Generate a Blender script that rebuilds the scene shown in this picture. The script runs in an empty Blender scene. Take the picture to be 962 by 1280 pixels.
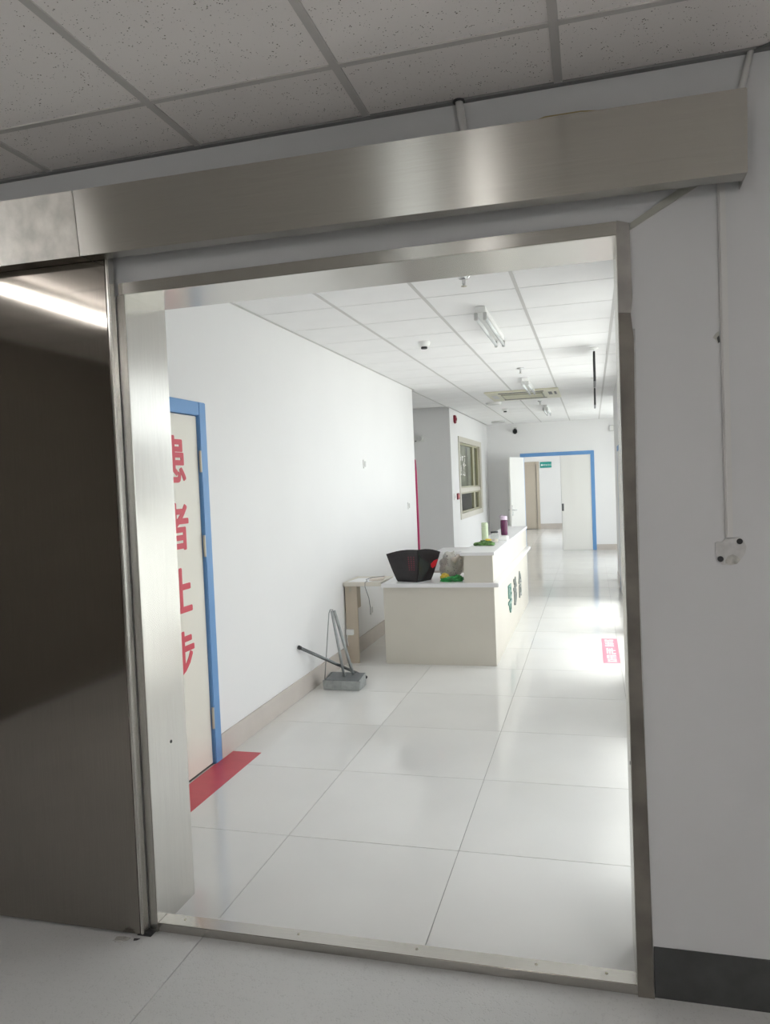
import bpy, bmesh, math, random
from mathutils import Vector, Matrix, noise as mnoise
random.seed(7)

# ------------------------------------------------------------------ camera / world / light
scene = bpy.context.scene
COL = scene.collection
CAM_H, F_PX, YAW, PITCH, ROLL = 1.6195, 944.47, 0.26825, -0.03801, -0.04062
fw = Vector((-math.sin(YAW) * math.cos(PITCH), math.cos(YAW) * math.cos(PITCH), math.sin(PITCH)))
rt = Vector((math.cos(YAW), math.sin(YAW), 0)); up = rt.cross(fw)
c_, s_ = math.cos(ROLL), math.sin(ROLL)
rt2 = rt * c_ + up * s_; up2 = up * c_ - rt * s_
cam = bpy.data.cameras.new('camera'); cam_o = bpy.data.objects.new('camera', cam); COL.objects.link(cam_o)
cam_o.matrix_world = Matrix(((rt2.x, up2.x, -fw.x, 0), (rt2.y, up2.y, -fw.y, 0), (rt2.z, up2.z, -fw.z, CAM_H), (0, 0, 0, 1)))
cam.sensor_fit = 'VERTICAL'; cam.sensor_height = 24.0; cam.lens = F_PX / 1280 * 24.0
cam.clip_start = 0.05; cam.clip_end = 200
scene.camera = cam_o

world = bpy.data.worlds.new('overcast_sky'); scene.world = world; world.use_nodes = True
bg = world.node_tree.nodes['Background']
bg.inputs['Color'].default_value = (0.95, 0.965, 1.0, 1); bg.inputs['Strength'].default_value = 2.1

scene.view_settings.view_transform = 'Standard'; scene.view_settings.look = 'None'
scene.view_settings.gamma = 1.0; scene.view_settings.use_curve_mapping = False
scene.view_settings.exposure = 1.03
scene.cycles.max_bounces = 14; scene.cycles.diffuse_bounces = 8; scene.cycles.glossy_bounces = 6
scene.cycles.transparent_max_bounces = 12; scene.cycles.sample_clamp_indirect = 6.0
scene.cycles.caustics_reflective = False; scene.cycles.caustics_refractive = False

def portal(name, loc, rot, sx, sy):
    l = bpy.data.lights.new(name, 'AREA'); l.shape = 'RECTANGLE'; l.size = sx; l.size_y = sy
    l.cycles.is_portal = True
    o = bpy.data.objects.new(name, l); o.location = loc; o.rotation_euler = rot; COL.objects.link(o)
# window openings that let the sky in (portals only guide sampling, they add no light)
R90 = math.pi / 2
WIN_R = [(3.00, 4.75, .20, 1.50), (4.90, 5.95, 2.02, 2.65), (6.15, 7.95, .25, 2.62), (8.20, 10.00, .25, 2.62)]   # corridor windows, right wall (y range, sill, head); first added to light left wall
for a, b, z, h in WIN_R:
    portal('window_portal', (0.60, (a + b) / 2, (z + h) / 2), (0, R90, 0), h - z, b - a)
portal('window_portal', (1.56, 14.4, 1.4), (0, R90, 0), 2.4, 3.2)
portal('window_portal', (0.66, 20.6, 1.45), (0, R90, 0), 2.3, 4.0)
BW = [(-1.97, -1.48, 0.06, 2.72)]   # back window of the near room
for a, b, z0, z1 in BW:
    portal('window_portal', ((a + b) / 2, -3.66, (z0 + z1) / 2), (R90, 0, 0), b - a, z1 - z0)

portal('window_portal', (2.66, -1.9, 1.6), (0, R90, 0), 1.5, 1.2)
sun = bpy.data.lights.new('sun', 'SUN'); sun.energy = 4.8; sun.angle = 0.50; sun.color = (1.0, 0.985, 0.975)   # hazy high sun, falls steeply through the right-hand windows
sun_o = bpy.data.objects.new('sun', sun); sun_o.rotation_euler = (0, math.radians(9), 0); COL.objects.link(sun_o)

# ------------------------------------------------------------------ materials
MATS = {}
def lin(c):
    return tuple((v / 12.92 if v <= 0.04045 else ((v + 0.055) / 1.055) ** 2.4) for v in (x / 255 for x in c))
def mat(name, col, rough=0.5, metal=0.0, var=0.0, vscale=6.0, bump=0.0, bscale=40.0, spec=0.5, emit=None, estr=0.0,
        rand=0.0, coat=0.0, trans=0.0, alpha=1.0):
    m = bpy.data.materials.new(name); m.use_nodes = True; MATS[name] = m
    nt = m.node_tree; b = nt.nodes['Principled BSDF']; L = nt.links.new
    b.inputs['Base Color'].default_value = (*col, 1); b.inputs['Roughness'].default_value = rough
    b.inputs['Metallic'].default_value = metal; b.inputs['Specular IOR Level'].default_value = spec
    b.inputs['Coat Weight'].default_value = coat; b.inputs['Transmission Weight'].default_value = trans
    b.inputs['Alpha'].default_value = alpha
    if emit:
        b.inputs['Emission Color'].default_value = (*emit, 1); b.inputs['Emission Strength'].default_value = estr
    tc = nt.nodes.new('ShaderNodeTexCoord')
    src = None
    if var:
        n = nt.nodes.new('ShaderNodeTexNoise'); n.inputs['Scale'].default_value = vscale; n.inputs['Detail'].default_value = 5
        L(tc.outputs['Object'], n.inputs['Vector'])
        mr = nt.nodes.new('ShaderNodeMapRange'); mr.inputs['From Min'].default_value = 0.3; mr.inputs['From Max'].default_value = 0.7
        mr.inputs['To Min'].default_value = 1 - var; mr.inputs['To Max'].default_value = 1 + var
        L(n.outputs['Fac'], mr.inputs['Value']); src = mr.outputs[0]
    if rand:
        oi = nt.nodes.new('ShaderNodeObjectInfo')
        mr = nt.nodes.new('ShaderNodeMapRange'); mr.inputs['To Min'].default_value = 1 - rand; mr.inputs['To Max'].default_value = 1 + rand
        L(oi.outputs['Random'], mr.inputs['Value'])
        if src:
            mm = nt.nodes.new('ShaderNodeMath'); mm.operation = 'MULTIPLY'; L(src, mm.inputs[0]); L(mr.outputs[0], mm.inputs[1]); src = mm.outputs[0]
        else: src = mr.outputs[0]
    if src:
        vm = nt.nodes.new('ShaderNodeVectorMath'); vm.operation = 'SCALE'; vm.inputs[0].default_value = col
        L(src, vm.inputs['Scale']); L(vm.outputs[0], b.inputs['Base Color'])
    if bump:
        n = nt.nodes.new('ShaderNodeTexNoise'); n.inputs['Scale'].default_value = bscale; n.inputs['Detail'].default_value = 4
        L(tc.outputs['Object'], n.inputs['Vector'])
        bp = nt.nodes.new('ShaderNodeBump'); bp.inputs['Strength'].default_value = bump; bp.inputs['Distance'].default_value = 0.002
        L(n.outputs['Fac'], bp.inputs['Height']); L(bp.outputs[0], b.inputs['Normal'])
    return m

def steel(name, col=(0.50, 0.485, 0.455), rough=0.3, aniso=0.75, stretch=(1, 1, 60), grime=0.12, wav=0.25, wscale=1.2):
    """brushed stainless sheet: UV tangent gives the spread direction, slow bump gives the oil-canning"""
    m = mat(name, col, rough, 1.0)
    nt = m.node_tree; b = nt.nodes['Principled BSDF']; L = nt.links.new
    b.inputs['Anisotropic'].default_value = aniso
    t = nt.nodes.new('ShaderNodeTangent'); t.direction_type = 'UV_MAP'; L(t.outputs[0], b.inputs['Tangent'])
    tc = nt.nodes.new('ShaderNodeTexCoord')
    mp = nt.nodes.new('ShaderNodeMapping'); mp.inputs['Scale'].default_value = stretch; L(tc.outputs['Object'], mp.inputs['Vector'])
    n = nt.nodes.new('ShaderNodeTexNoise'); n.inputs['Scale'].default_value = 9; n.inputs['Detail'].default_value = 6; L(mp.outputs[0], n.inputs['Vector'])
    mr = nt.nodes.new('ShaderNodeMapRange'); mr.inputs['From Min'].default_value = .3; mr.inputs['From Max'].default_value = .7
    mr.inputs['To Min'].default_value = 1 - grime; mr.inputs['To Max'].default_value = 1 + grime
    L(n.outputs['Fac'], mr.inputs['Value'])
    vm = nt.nodes.new('ShaderNodeVectorMath'); vm.operation = 'SCALE'; vm.inputs[0].default_value = col
    L(mr.outputs[0], vm.inputs['Scale']); L(vm.outputs[0], b.inputs['Base Color'])
    w = nt.nodes.new('ShaderNodeTexNoise'); w.inputs['Scale'].default_value = wscale; w.inputs['Detail'].default_value = 1; L(tc.outputs['Object'], w.inputs['Vector'])
    bp = nt.nodes.new('ShaderNodeBump'); bp.inputs['Strength'].default_value = wav; bp.inputs['Distance'].default_value = 0.03
    L(w.outputs['Fac'], bp.inputs['Height']); L(bp.outputs[0], b.inputs['Normal'])
    return m

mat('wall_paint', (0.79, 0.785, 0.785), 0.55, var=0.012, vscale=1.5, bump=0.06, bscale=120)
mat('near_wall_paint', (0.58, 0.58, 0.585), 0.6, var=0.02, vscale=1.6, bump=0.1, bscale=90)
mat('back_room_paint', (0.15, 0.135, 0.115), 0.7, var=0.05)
mat('plenum_dark', (0.12, 0.12, 0.12), 0.9)
mat('ceiling_tile_plain', (0.79, 0.785, 0.785), 0.8, var=0.02, vscale=3, rand=0.012)
mat('grid_bar', (0.52, 0.51, 0.50), 0.5)
mat('grid_bar_near', (0.52, 0.50, 0.485), 0.5)
mat('angle_trim', (0.20, 0.20, 0.20), 0.5)
mat('floor_tile', (0.72, 0.71, 0.69), 0.10, var=0.02, vscale=2.5, rand=0.02, spec=0.55)
mat('grout', (0.22, 0.21, 0.20), 0.8)
mat('skirting_tile', (0.56, 0.51, 0.47), 0.25, var=0.03)
mat('dark_paint', (0.045, 0.046, 0.045), 0.55, var=0.2, vscale=14)
mat('blue_frame', (0.13, 0.30, 0.58), 0.4)
mat('door_cream', (0.76, 0.73, 0.65), 0.4, var=0.015, vscale=2)
mat('door_white', (0.78, 0.77, 0.74), 0.4)
mat('beige_door', (0.50, 0.44, 0.36), 0.45)
mat('red_print', (0.62, 0.07, 0.10), 0.5)
mat('red_tape', (0.55, 0.06, 0.085), 0.35, var=0.06, vscale=12)
mat('pink_sheet', (0.80, 0.22, 0.30), 0.35)
mat('white_print', (0.9, 0.88, 0.88), 0.4)
mat('hinge_steel', (0.5, 0.47, 0.40), 0.35, 1.0)
mat('chrome', (0.6, 0.6, 0.6), 0.2, 1.0)
mat('dark_plastic', (0.02, 0.02, 0.022), 0.4)
mat('white_plastic', (0.80, 0.80, 0.78), 0.35)
mat('grey_plastic', (0.55, 0.55, 0.54), 0.4)
mat('tube_off', (0.74, 0.76, 0.76), 0.15)
mat('tube_lit_dim', (0.9, 0.9, 0.9), 0.3, emit=(1.0, 0.985, 0.97), estr=17.0)
mat('tube_lit', (0.9, 0.9, 0.9), 0.3, emit=(1.0, 0.985, 0.97), estr=46.0)
mat('laminate_cream', (0.64, 0.605, 0.535), 0.45, var=0.02, vscale=3)
mat('laminate_white', (0.80, 0.79, 0.80), 0.3)
mat('desk_wood', (0.50, 0.43, 0.345), 0.45, var=0.04)
mat('letter_green', (0.15, 0.29, 0.25), 0.35)
mat('letter_grey', (0.22, 0.24, 0.23), 0.35)
mat('black_vinyl', (0.016, 0.013, 0.015), 0.33, var=0.3, vscale=20)
mat('black_gloss', (0.03, 0.035, 0.034), 0.18)
mat('red_plastic', (0.62, 0.02, 0.03), 0.35)
mat('maroon_plastic', (0.24, 0.015, 0.035), 0.4)
mat('dot_red', (0.30, 0.02, 0.06), 0.5)
mat('crimson_board', (0.50, 0.03, 0.14), 0.4)
mat('galvanised', (0.36, 0.38, 0.375), 0.45, 0.35, var=0.15, vscale=25)
mat('hood_grey', (0.17, 0.18, 0.19), 0.45, 0.3, var=0.1, vscale=20)
mat('dark_tube', (0.18, 0.19, 0.19), 0.35, 0.8)
mat('mint', (0.52, 0.60, 0.41), 0.35)
mat('purple', (0.10, 0.018, 0.06), 0.2)
mat('lilac', (0.62, 0.50, 0.62), 0.3)
mat('green_leaf', (0.09, 0.19, 0.05), 0.35, var=0.5, vscale=22)
mat('green_bag', (0.02, 0.30, 0.06), 0.3, var=0.45, vscale=18)
mat('yellow_bag', (0.72, 0.52, 0.06), 0.35, var=0.2, vscale=30)
mat('paper', (0.85, 0.85, 0.86), 0.6)
mat('paper_beige', (0.70, 0.62, 0.55), 0.6)
mat('alu_frame', (0.58, 0.55, 0.48), 0.4, 0.1)
mat('olive_frame', (0.38, 0.36, 0.24), 0.4)
mat('curtain', (0.33, 0.33, 0.24), 0.8, var=0.2, vscale=8)
mat('room_grey', (0.45, 0.45, 0.45), 0.8)
mat('ac_cream', (0.62, 0.60, 0.48), 0.4)
mat('ac_grille', (0.30, 0.30, 0.24), 0.5)
mat('exit_green', (0.02, 0.30, 0.26), 0.4)
mat('plaster_raw', (0.42, 0.41, 0.38), 0.9, var=0.25, vscale=60, bump=0.6, bscale=150)
mat('plaster_patch', (0.52, 0.515, 0.505), 0.9, var=0.1, vscale=40, bump=0.4, bscale=120)
mat('conduit_pvc', (0.60, 0.59, 0.575), 0.4)
mat('jamb_stained', (0.16, 0.145, 0.125), 0.6, 0.3, var=0.25, vscale=9, bump=0.2, bscale=60)
mat('jamb_rendered', (0.33, 0.31, 0.29), 0.75, var=0.15, vscale=16)
mat('strip_olive', (0.36, 0.355, 0.31), 0.5, var=0.12, vscale=14)
mat('cable_yellow', (0.34, 0.27, 0.12), 0.5)
mat('outdoor_ground', (0.55, 0.55, 0.53), 0.9)
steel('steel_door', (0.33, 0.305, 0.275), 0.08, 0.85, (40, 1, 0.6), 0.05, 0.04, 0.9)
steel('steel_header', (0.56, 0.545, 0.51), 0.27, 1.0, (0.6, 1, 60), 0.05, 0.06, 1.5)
steel('steel_stained', (0.50, 0.485, 0.45), 0.30, 1.0, (1.6, 1, 1.3), 0.22, 0.06, 1.5)
steel('steel_jamb', (0.66, 0.645, 0.61), 0.27, 0.7, (1, 30, 0.6), 0.05, 0.05, 1.5)
steel('steel_sill', (0.50, 0.48, 0.45), 0.25, 0.6, (0.6, 40, 1), 0.06, 0.06, 3.0)

# glass pane: thin, mostly clear
def pane_mat(name, tint, refl):
    m = bpy.data.materials.new(name); m.use_nodes = True; MATS[name] = m; nt = m.node_tree; L = nt.links.new
    for n in list(nt.nodes):
        if n.type != 'OUTPUT_MATERIAL': nt.nodes.remove(n)
    out = nt.nodes['Material Output']
    t = nt.nodes.new('ShaderNodeBsdfTransparent'); t.inputs[0].default_value = (*tint, 1)
    g = nt.nodes.new('ShaderNodeBsdfGlossy'); g.inputs['Roughness'].default_value = 0.02
    fr = nt.nodes.new('ShaderNodeFresnel'); fr.inputs['IOR'].default_value = refl
    mx = nt.nodes.new('ShaderNodeMixShader'); 
    ge = nt.nodes.new('ShaderNodeNewGeometry'); fm = nt.nodes.new('ShaderNodeMath'); fm.operation = 'MULTIPLY'; iv = nt.nodes.new('ShaderNodeMath'); iv.operation = 'SUBTRACT'; iv.inputs[0].default_value = 1.0
    L(ge.outputs['Backfacing'], iv.inputs[1]); L(fr.outputs[0], fm.inputs[0]); L(iv.outputs[0], fm.inputs[1])   # reflect at the outer skin only
    L(fm.outputs[0], mx.inputs[0]); L(t.outputs[0], mx.inputs[1]); L(g.outputs[0], mx.inputs[2])
    L(mx.outputs[0], out.inputs['Surface'])
pane_mat('clear_pane', (0.96, 0.98, 0.97), 1.45)
pane_mat('jar_glass', (0.90, 0.92, 0.90), 1.5)

# pin-holed mineral-fibre tile and terrazzo
def speckle_mat(name, col, dark, rough, scale, thr, var, base_spec=0.4, soft=0.02):
    m = mat(name, col, rough, spec=base_spec); nt = m.node_tree; L = nt.links.new; b = nt.nodes['Principled BSDF']
    tc = nt.nodes.new('ShaderNodeTexCoord'); oi = nt.nodes.new('ShaderNodeObjectInfo')
    ad = nt.nodes.new('ShaderNodeVectorMath'); ad.operation = 'ADD'; L(tc.outputs['Object'], ad.inputs[0]); L(oi.outputs['Location'], ad.inputs[1])
    v = nt.nodes.new('ShaderNodeTexVoronoi'); v.inputs['Scale'].default_value = scale; L(ad.outputs[0], v.inputs['Vector'])
    n = nt.nodes.new('ShaderNodeTexNoise'); n.inputs['Scale'].default_value = scale * .35; n.inputs['Detail'].default_value = 3; L(ad.outputs[0], n.inputs['Vector'])
    # hole size varies with the noise
    th = nt.nodes.new('ShaderNodeMapRange'); th.inputs['From Min'].default_value = .35; th.inputs['From Max'].default_value = .7
    th.inputs['To Min'].default_value = 0.0; th.inputs['To Max'].default_value = thr; L(n.outputs['Fac'], th.inputs['Value'])
    sb = nt.nodes.new('ShaderNodeMath'); sb.operation = 'SUBTRACT'; L(v.outputs['Distance'], sb.inputs[0]); L(th.outputs[0], sb.inputs[1])
    mr = nt.nodes.new('ShaderNodeMapRange'); mr.inputs['From Min'].default_value = -soft; mr.inputs['From Max'].default_value = soft; L(sb.outputs[0], mr.inputs['Value'])
    g = nt.nodes.new('ShaderNodeTexNoise'); g.inputs['Scale'].default_value = 2.2; g.inputs['Detail'].default_value = 4; L(ad.outputs[0], g.inputs['Vector'])
    gm = nt.nodes.new('ShaderNodeMapRange'); gm.inputs['To Min'].default_value = 1 - var; gm.inputs['To Max'].default_value = 1 + var; L(g.outputs['Fac'], gm.inputs['Value'])
    mx = nt.nodes.new('ShaderNodeMixRGB'); mx.inputs[1].default_value = (*dark, 1); mx.inputs[2].default_value = (*col, 1); L(mr.outputs[0], mx.inputs[0])
    sc = nt.nodes.new('ShaderNodeVectorMath'); sc.operation = 'SCALE'; L(mx.outputs[0], sc.inputs[0]); L(gm.outputs[0], sc.inputs['Scale']); L(sc.outputs[0], b.inputs['Base Color'])
    bp = nt.nodes.new('ShaderNodeBump'); bp.inputs['Strength'].default_value = .3; bp.inputs['Distance'].default_value = .002; L(mr.outputs[0], bp.inputs['Height']); L(bp.outputs[0], b.inputs['Normal'])
speckle_mat('ceiling_tile_pinholed', (0.84, 0.80, 0.78), (0.16, 0.14, 0.12), 0.85, 115, 0.27, 0.05)
speckle_mat('terrazzo', (0.62, 0.62, 0.61), (0.555, 0.555, 0.545), 0.42, 130, 0.45, 0.10, 0.35, 0.2)
speckle_mat('bag_print', (0.48, 0.46, 0.42), (0.07, 0.08, 0.09), 0.3, 60, 0.40, 0.20)

# ------------------------------------------------------------------ mesh helpers
AX = {'x': Vector((1, 0, 0)), 'y': Vector((0, 1, 0)), 'z': Vector((0, 0, 1))}
class MB:
    def __init__(s): s.v = []; s.f = []
    def box(s, x0, x1, y0, y1, z0, z1):
        n = len(s.v)
        s.v += [(x0, y0, z0), (x1, y0, z0), (x1, y1, z0), (x0, y1, z0), (x0, y0, z1), (x1, y0, z1), (x1, y1, z1), (x0, y1, z1)]
        s.f += [tuple(n + i for i in q) for q in ((0, 3, 2, 1), (4, 5, 6, 7), (0, 1, 5, 4), (1, 2, 6, 5), (2, 3, 7, 6), (3, 0, 4, 7))]
        return s
    def tube(s, pts, r, seg=10, cap=True):
        pts = [Vector(p) for p in pts]; rings = []
        rr = r if isinstance(r, (list, tuple)) else [r] * len(pts)
        pv = None
        for i, p in enumerate(pts):
            d = (pts[min(i + 1, len(pts) - 1)] - pts[max(i - 1, 0)]).normalized()
            if pv is None:
                u = d.orthogonal().normalized()
            else:
                u = (pv - d * pv.dot(d)).normalized()
            pv = u; w = d.cross(u); n = len(s.v); rings.append(n)
            for k in range(seg):
                a = 2 * math.pi * k / seg
                s.v.append(tuple(p + (u * math.cos(a) + w * math.sin(a)) * rr[i]))
        for a, b in zip(rings, rings[1:]):
            for k in range(seg):
                k2 = (k + 1) % seg; s.f.append((a + k, a + k2, b + k2, b + k))
        if cap:
            s.f.append(tuple(rings[0] + k for k in reversed(range(seg)))); s.f.append(tuple(rings[-1] + k for k in range(seg)))
        return s
    def lathe(s, prof, c=(0, 0, 0), seg=24):
        rings = []
        for r, z in prof:
            n = len(s.v); rings.append(n)
            for k in range(seg):
                a = 2 * math.pi * k / seg; s.v.append((c[0] + r * math.cos(a), c[1] + r * math.sin(a), c[2] + z))
        for a, b in zip(rings, rings[1:]):
            for k in range(seg):
                k2 = (k + 1) % seg; s.f.append((a + k, a + k2, b + k2, b + k))
        s.f.append(tuple(rings[0] + k for k in reversed(range(seg)))); s.f.append(tuple(rings[-1] + k for k in range(seg)))
        return s
    def prism(s, poly, axis, a, b):
        """poly: 2-D outline in the two other axes (xyz order), extruded from a to b along axis"""
        n = len(s.v); k = len(poly)
        def pt(p, t):
            if axis == 'x': return (t, p[0], p[1])
            if axis == 'y': return (p[0], t, p[1])
            return (p[0], p[1], t)
        s.v += [pt(p, a) for p in poly] + [pt(p, b) for p in poly]
        s.f.append(tuple(n + i for i in range(k))); s.f.append(tuple(n + k + i for i in reversed(range(k))))
        for i in range(k):
            j = (i + 1) % k; s.f.append((n + i, n + k + i, n + k + j, n + j))
        return s
    def build(s, name, m, parent=None, bevel=0.0, smooth=False, spread=None, pivot=None):
        me = bpy.data.meshes.new(name)
        vs = s.v
        if pivot: vs = [tuple(Vector(v) - Vector(pivot)) for v in vs]
        me.from_pydata(vs, [], s.f); me.validate()
        bm = bmesh.new(); bm.from_mesh(me); bmesh.ops.recalc_face_normals(bm, faces=bm.faces)
        if bevel: 
            bmesh.ops.bevel(bm, geom=[e for e in bm.edges if e.calc_face_angle(0) > 0.5], offset=bevel, segments=2, affect='EDGES', clamp_overlap=True)
        if spread:
            uv = bm.loops.layers.uv.new('UVMap')
            for f in bm.faces:
                nrm = f.normal; U = AX[spread] if abs(nrm.dot(AX[spread])) < .9 else nrm.orthogonal(); V = nrm.cross(U)
                for lp in f.loops: lp[uv].uv = (lp.vert.co.dot(U), lp.vert.co.dot(V))
        bm.to_mesh(me); bm.free()
        if smooth: me.shade_smooth()
        me.materials.append(MATS[m])
        return link(name, me, parent, pivot)
def link(name, me, parent=None, pivot=None):
    o = bpy.data.objects.new(name, me); COL.objects.link(o)
    if parent is not None: o.parent = parent; o.matrix_parent_inverse = Matrix.Identity(4); 
    if pivot: o.location = Vector(pivot) - (Vector(wloc(parent)) if parent is not None else Vector((0, 0, 0)))
    elif parent is not None: o.location = -Vector(wloc(parent))
    return o
def wloc(o):
    v = Vector((0, 0, 0))
    while o is not None: v += o.location; o = o.parent
    return v
def B(*a): return MB().box(*a)
def tag(o, label=None, cat=None, group=None, kind=None):
    if label: o['label'] = label
    if cat: o['category'] = cat
    if group: o['group'] = group
    if kind: o['kind'] = kind
    return o
def thing(name, loc, label, cat, group=None, kind=None):
    o = bpy.data.objects.new(name, None); o.empty_display_size = .1; o.location = loc; COL.objects.link(o)
    return tag(o, label, cat, group, kind)
def struct(name, mb, m, label=None, **k): return tag(mb.build(name, m, **k), label, None, None, 'structure')
def text_mesh(name, body, size, m, parent, mtx, extrude=0.0008, bold=0.0, xs=1.0, fat=0.0):
    cu = bpy.data.curves.new(name, 'FONT'); cu.body = body; cu.size = size; cu.extrude = extrude; cu.offset = bold
    cu.align_x = 'CENTER'; cu.align_y = 'CENTER'; cu.resolution_u = 4
    t = bpy.data.objects.new(name, cu); COL.objects.link(t)
    dg = bpy.context.evaluated_depsgraph_get(); dg.update()
    me = bpy.data.meshes.new_from_object(t.evaluated_get(dg)); bpy.data.objects.remove(t); bpy.data.curves.remove(cu)
    # centre on bounding box, then place
    if len(me.vertices):
        xs_ = [v.co.x for v in me.vertices]; ys_ = [v.co.y for v in me.vertices]
        me.transform(Matrix.Translation((-(min(xs_) + max(xs_)) / 2, -(min(ys_) + max(ys_)) / 2, 0)))
    me.transform(Matrix.Diagonal((xs, 1, 1, 1)))
    if fat:                              # thicken the strokes with shifted copies in the same mesh
        bm = bmesh.new()
        for k in range(9):
            a = math.pi * k / 4; d = Vector((fat * math.cos(a), fat * math.sin(a), k * .00012)) if k < 8 else Vector((0, 0, .00096))
            c = me.copy(); c.transform(Matrix.Translation(d)); bm.from_mesh(c); bpy.data.meshes.remove(c)
        bm.to_mesh(me); bm.free()
    me.transform(mtx)
    me.materials.clear(); me.materials.append(MATS[m]); me.name = name
    return link(name, me, parent)
def M_face_px(x, y, z):   # text facing +x: reads along +y, up +z
    return Matrix(((0, 0, 1, x), (1, 0, 0, y), (0, 1, 0, z), (0, 0, 0, 1)))
def M_face_ny(x, y, z):   # text facing -y: reads along +x
    return Matrix(((1, 0, 0, x), (0, 0, -1, y), (0, 1, 0, z), (0, 0, 0, 1)))
def wall_holes(mb, axis, t0, t1, a0, a1, z0, z1, holes):
    """wall slab: thickness t0..t1 on axis, running a0..a1 on the other, with holes (h0,h1,zb,zt)"""
    def add(p, q, b, t):
        if q - p < 1e-5 or t - b < 1e-5: return
        if axis == 'y': mb.box(p, q, t0, t1, b, t)
        else: mb.box(t0, t1, p, q, b, t)
    cur = a0
    for h0, h1, zb, zt in sorted(holes):
        add(cur, h0, z0, z1); add(h0, h1, z0, zb); add(h0, h1, zt, z1); cur = h1
    add(cur, a1, z0, z1)
    return mb

# ------------------------------------------------------------------ structure: near room
ZC, ZI = 2.80, 2.815           # ceilings of the near room / corridor
YW0, YW1 = 2.40, 2.655         # doorway wall faces
OX0, OX1, OZ = -1.60, 0.10, 2.345
TOP = 3.1
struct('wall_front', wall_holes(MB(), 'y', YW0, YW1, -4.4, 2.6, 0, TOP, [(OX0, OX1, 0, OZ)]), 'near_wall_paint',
       'off-white painted wall around the steel framed doorway')
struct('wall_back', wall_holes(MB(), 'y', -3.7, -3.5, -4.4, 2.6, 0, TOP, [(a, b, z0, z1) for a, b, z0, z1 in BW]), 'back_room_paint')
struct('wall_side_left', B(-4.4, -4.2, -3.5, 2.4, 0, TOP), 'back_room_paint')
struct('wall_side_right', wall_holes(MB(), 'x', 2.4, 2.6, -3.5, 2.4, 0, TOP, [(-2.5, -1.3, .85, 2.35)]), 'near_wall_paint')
for i, (a, b, z0, z1) in enumerate(BW):
    w = thing('window_%d' % (5 + i), ((a + b) / 2, -3.6, z0), 'tall glazed door-window in the back wall behind the viewer', None, None, 'structure')
    mb = MB(); mb.box(a, b, -3.64, -3.58, z0, z0 + .04).box(a, b, -3.64, -3.58, z1 - .04, z1).box(a, a + .04, -3.64, -3.58, z0, z1).box(b - .04, b, -3.64, -3.58, z0, z1)
    mb.build('window_frame', 'white_plastic', w)
    B(a + .04, b - .04, -3.612, -3.608, z0 + .04, z1 - .04).build('pane', 'clear_pane', w)

# near floor: terrazzo slabs with one joint in view
fl = struct('floor_near', B(-4.4, 2.6, -3.6, 2.655, -0.12, -0.012), 'grout', 'grey terrazzo floor in front of the doorway')
slab_cache = {}
def tile(name, parent, x0, x1, y0, y1, z0, z1, m, cache, bev=0.0015):
    key = (name, round(x1 - x0, 4), round(y1 - y0, 4), m)
    p = ((x0 + x1) / 2, (y0 + y1) / 2, z1)
    if key not in cache:
        o = B(x0, x1, y0, y1, z0, z1).build(name, m, parent, bevel=bev, pivot=p); cache[key] = o.data
        return o
    return link(name, cache[key], parent, p)
J = 0.0025
for xa, xb in ((-4.2, -3.41), (-3.41, -1.41), (-1.41, 0.59), (0.59, 2.4)):
    for ya, yb in ((-3.5, -1.6), (-1.6, 0.4), (0.4, 2.40)):
        tile('terrazzo_slab', fl, xa + J / 2, xb - J / 2, ya + J / 2, yb - J / 2, -0.012, 0.0, 'terrazzo', slab_cache, 0.001)
tag(B(0.142, 2.4, YW0 - 0.004, YW0, 0, 0.16).build('baseboard_front', 'dark_paint'), 'dark grey painted skirting band below the near wall', None, None, 'structure')

# near ceiling
cl = struct('ceiling_near', B(-4.4, 2.6, -3.6, 2.655, ZC + 0.03, TOP + .1), 'plenum_dark', 'pinholed mineral tile ceiling of the dim near room')
CX = [-1.2623 + .6 * k for k in range(-4, 7)]; CY = [2.0744 - .6 * k for k in range(0, 10)]
xs = [-4.2] + [x for x in CX if -4.1 < x < 2.35] + [2.4]; ys = sorted([-3.5] + [y for y in CY if y > -3.4] + [2.398])
ccache = {}
for xa, xb in zip(xs, xs[1:]):
    for ya, yb in zip(ys, ys[1:]):
        tile('ceiling_tile', cl, xa + .006, xb - .006, ya + .006, yb - .006, ZC + .001, ZC + .016, 'ceiling_tile_pinholed', ccache, 0.002)
for x in xs[1:-1]: B(x - .0125, x + .0125, -3.5, 2.40, ZC - .004, ZC + .03).build('grid_bar', 'grid_bar_near', cl)
for y in ys[1:-1]: B(-4.2, 2.4, y - .0105, y + .0105, ZC - .003, ZC + .03).build('grid_bar', 'grid_bar_near', cl)
B(-4.2, 2.4, 2.378, 2.40, ZC - .006, ZC + .004).build('angle_trim', 'angle_trim', cl)

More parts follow.
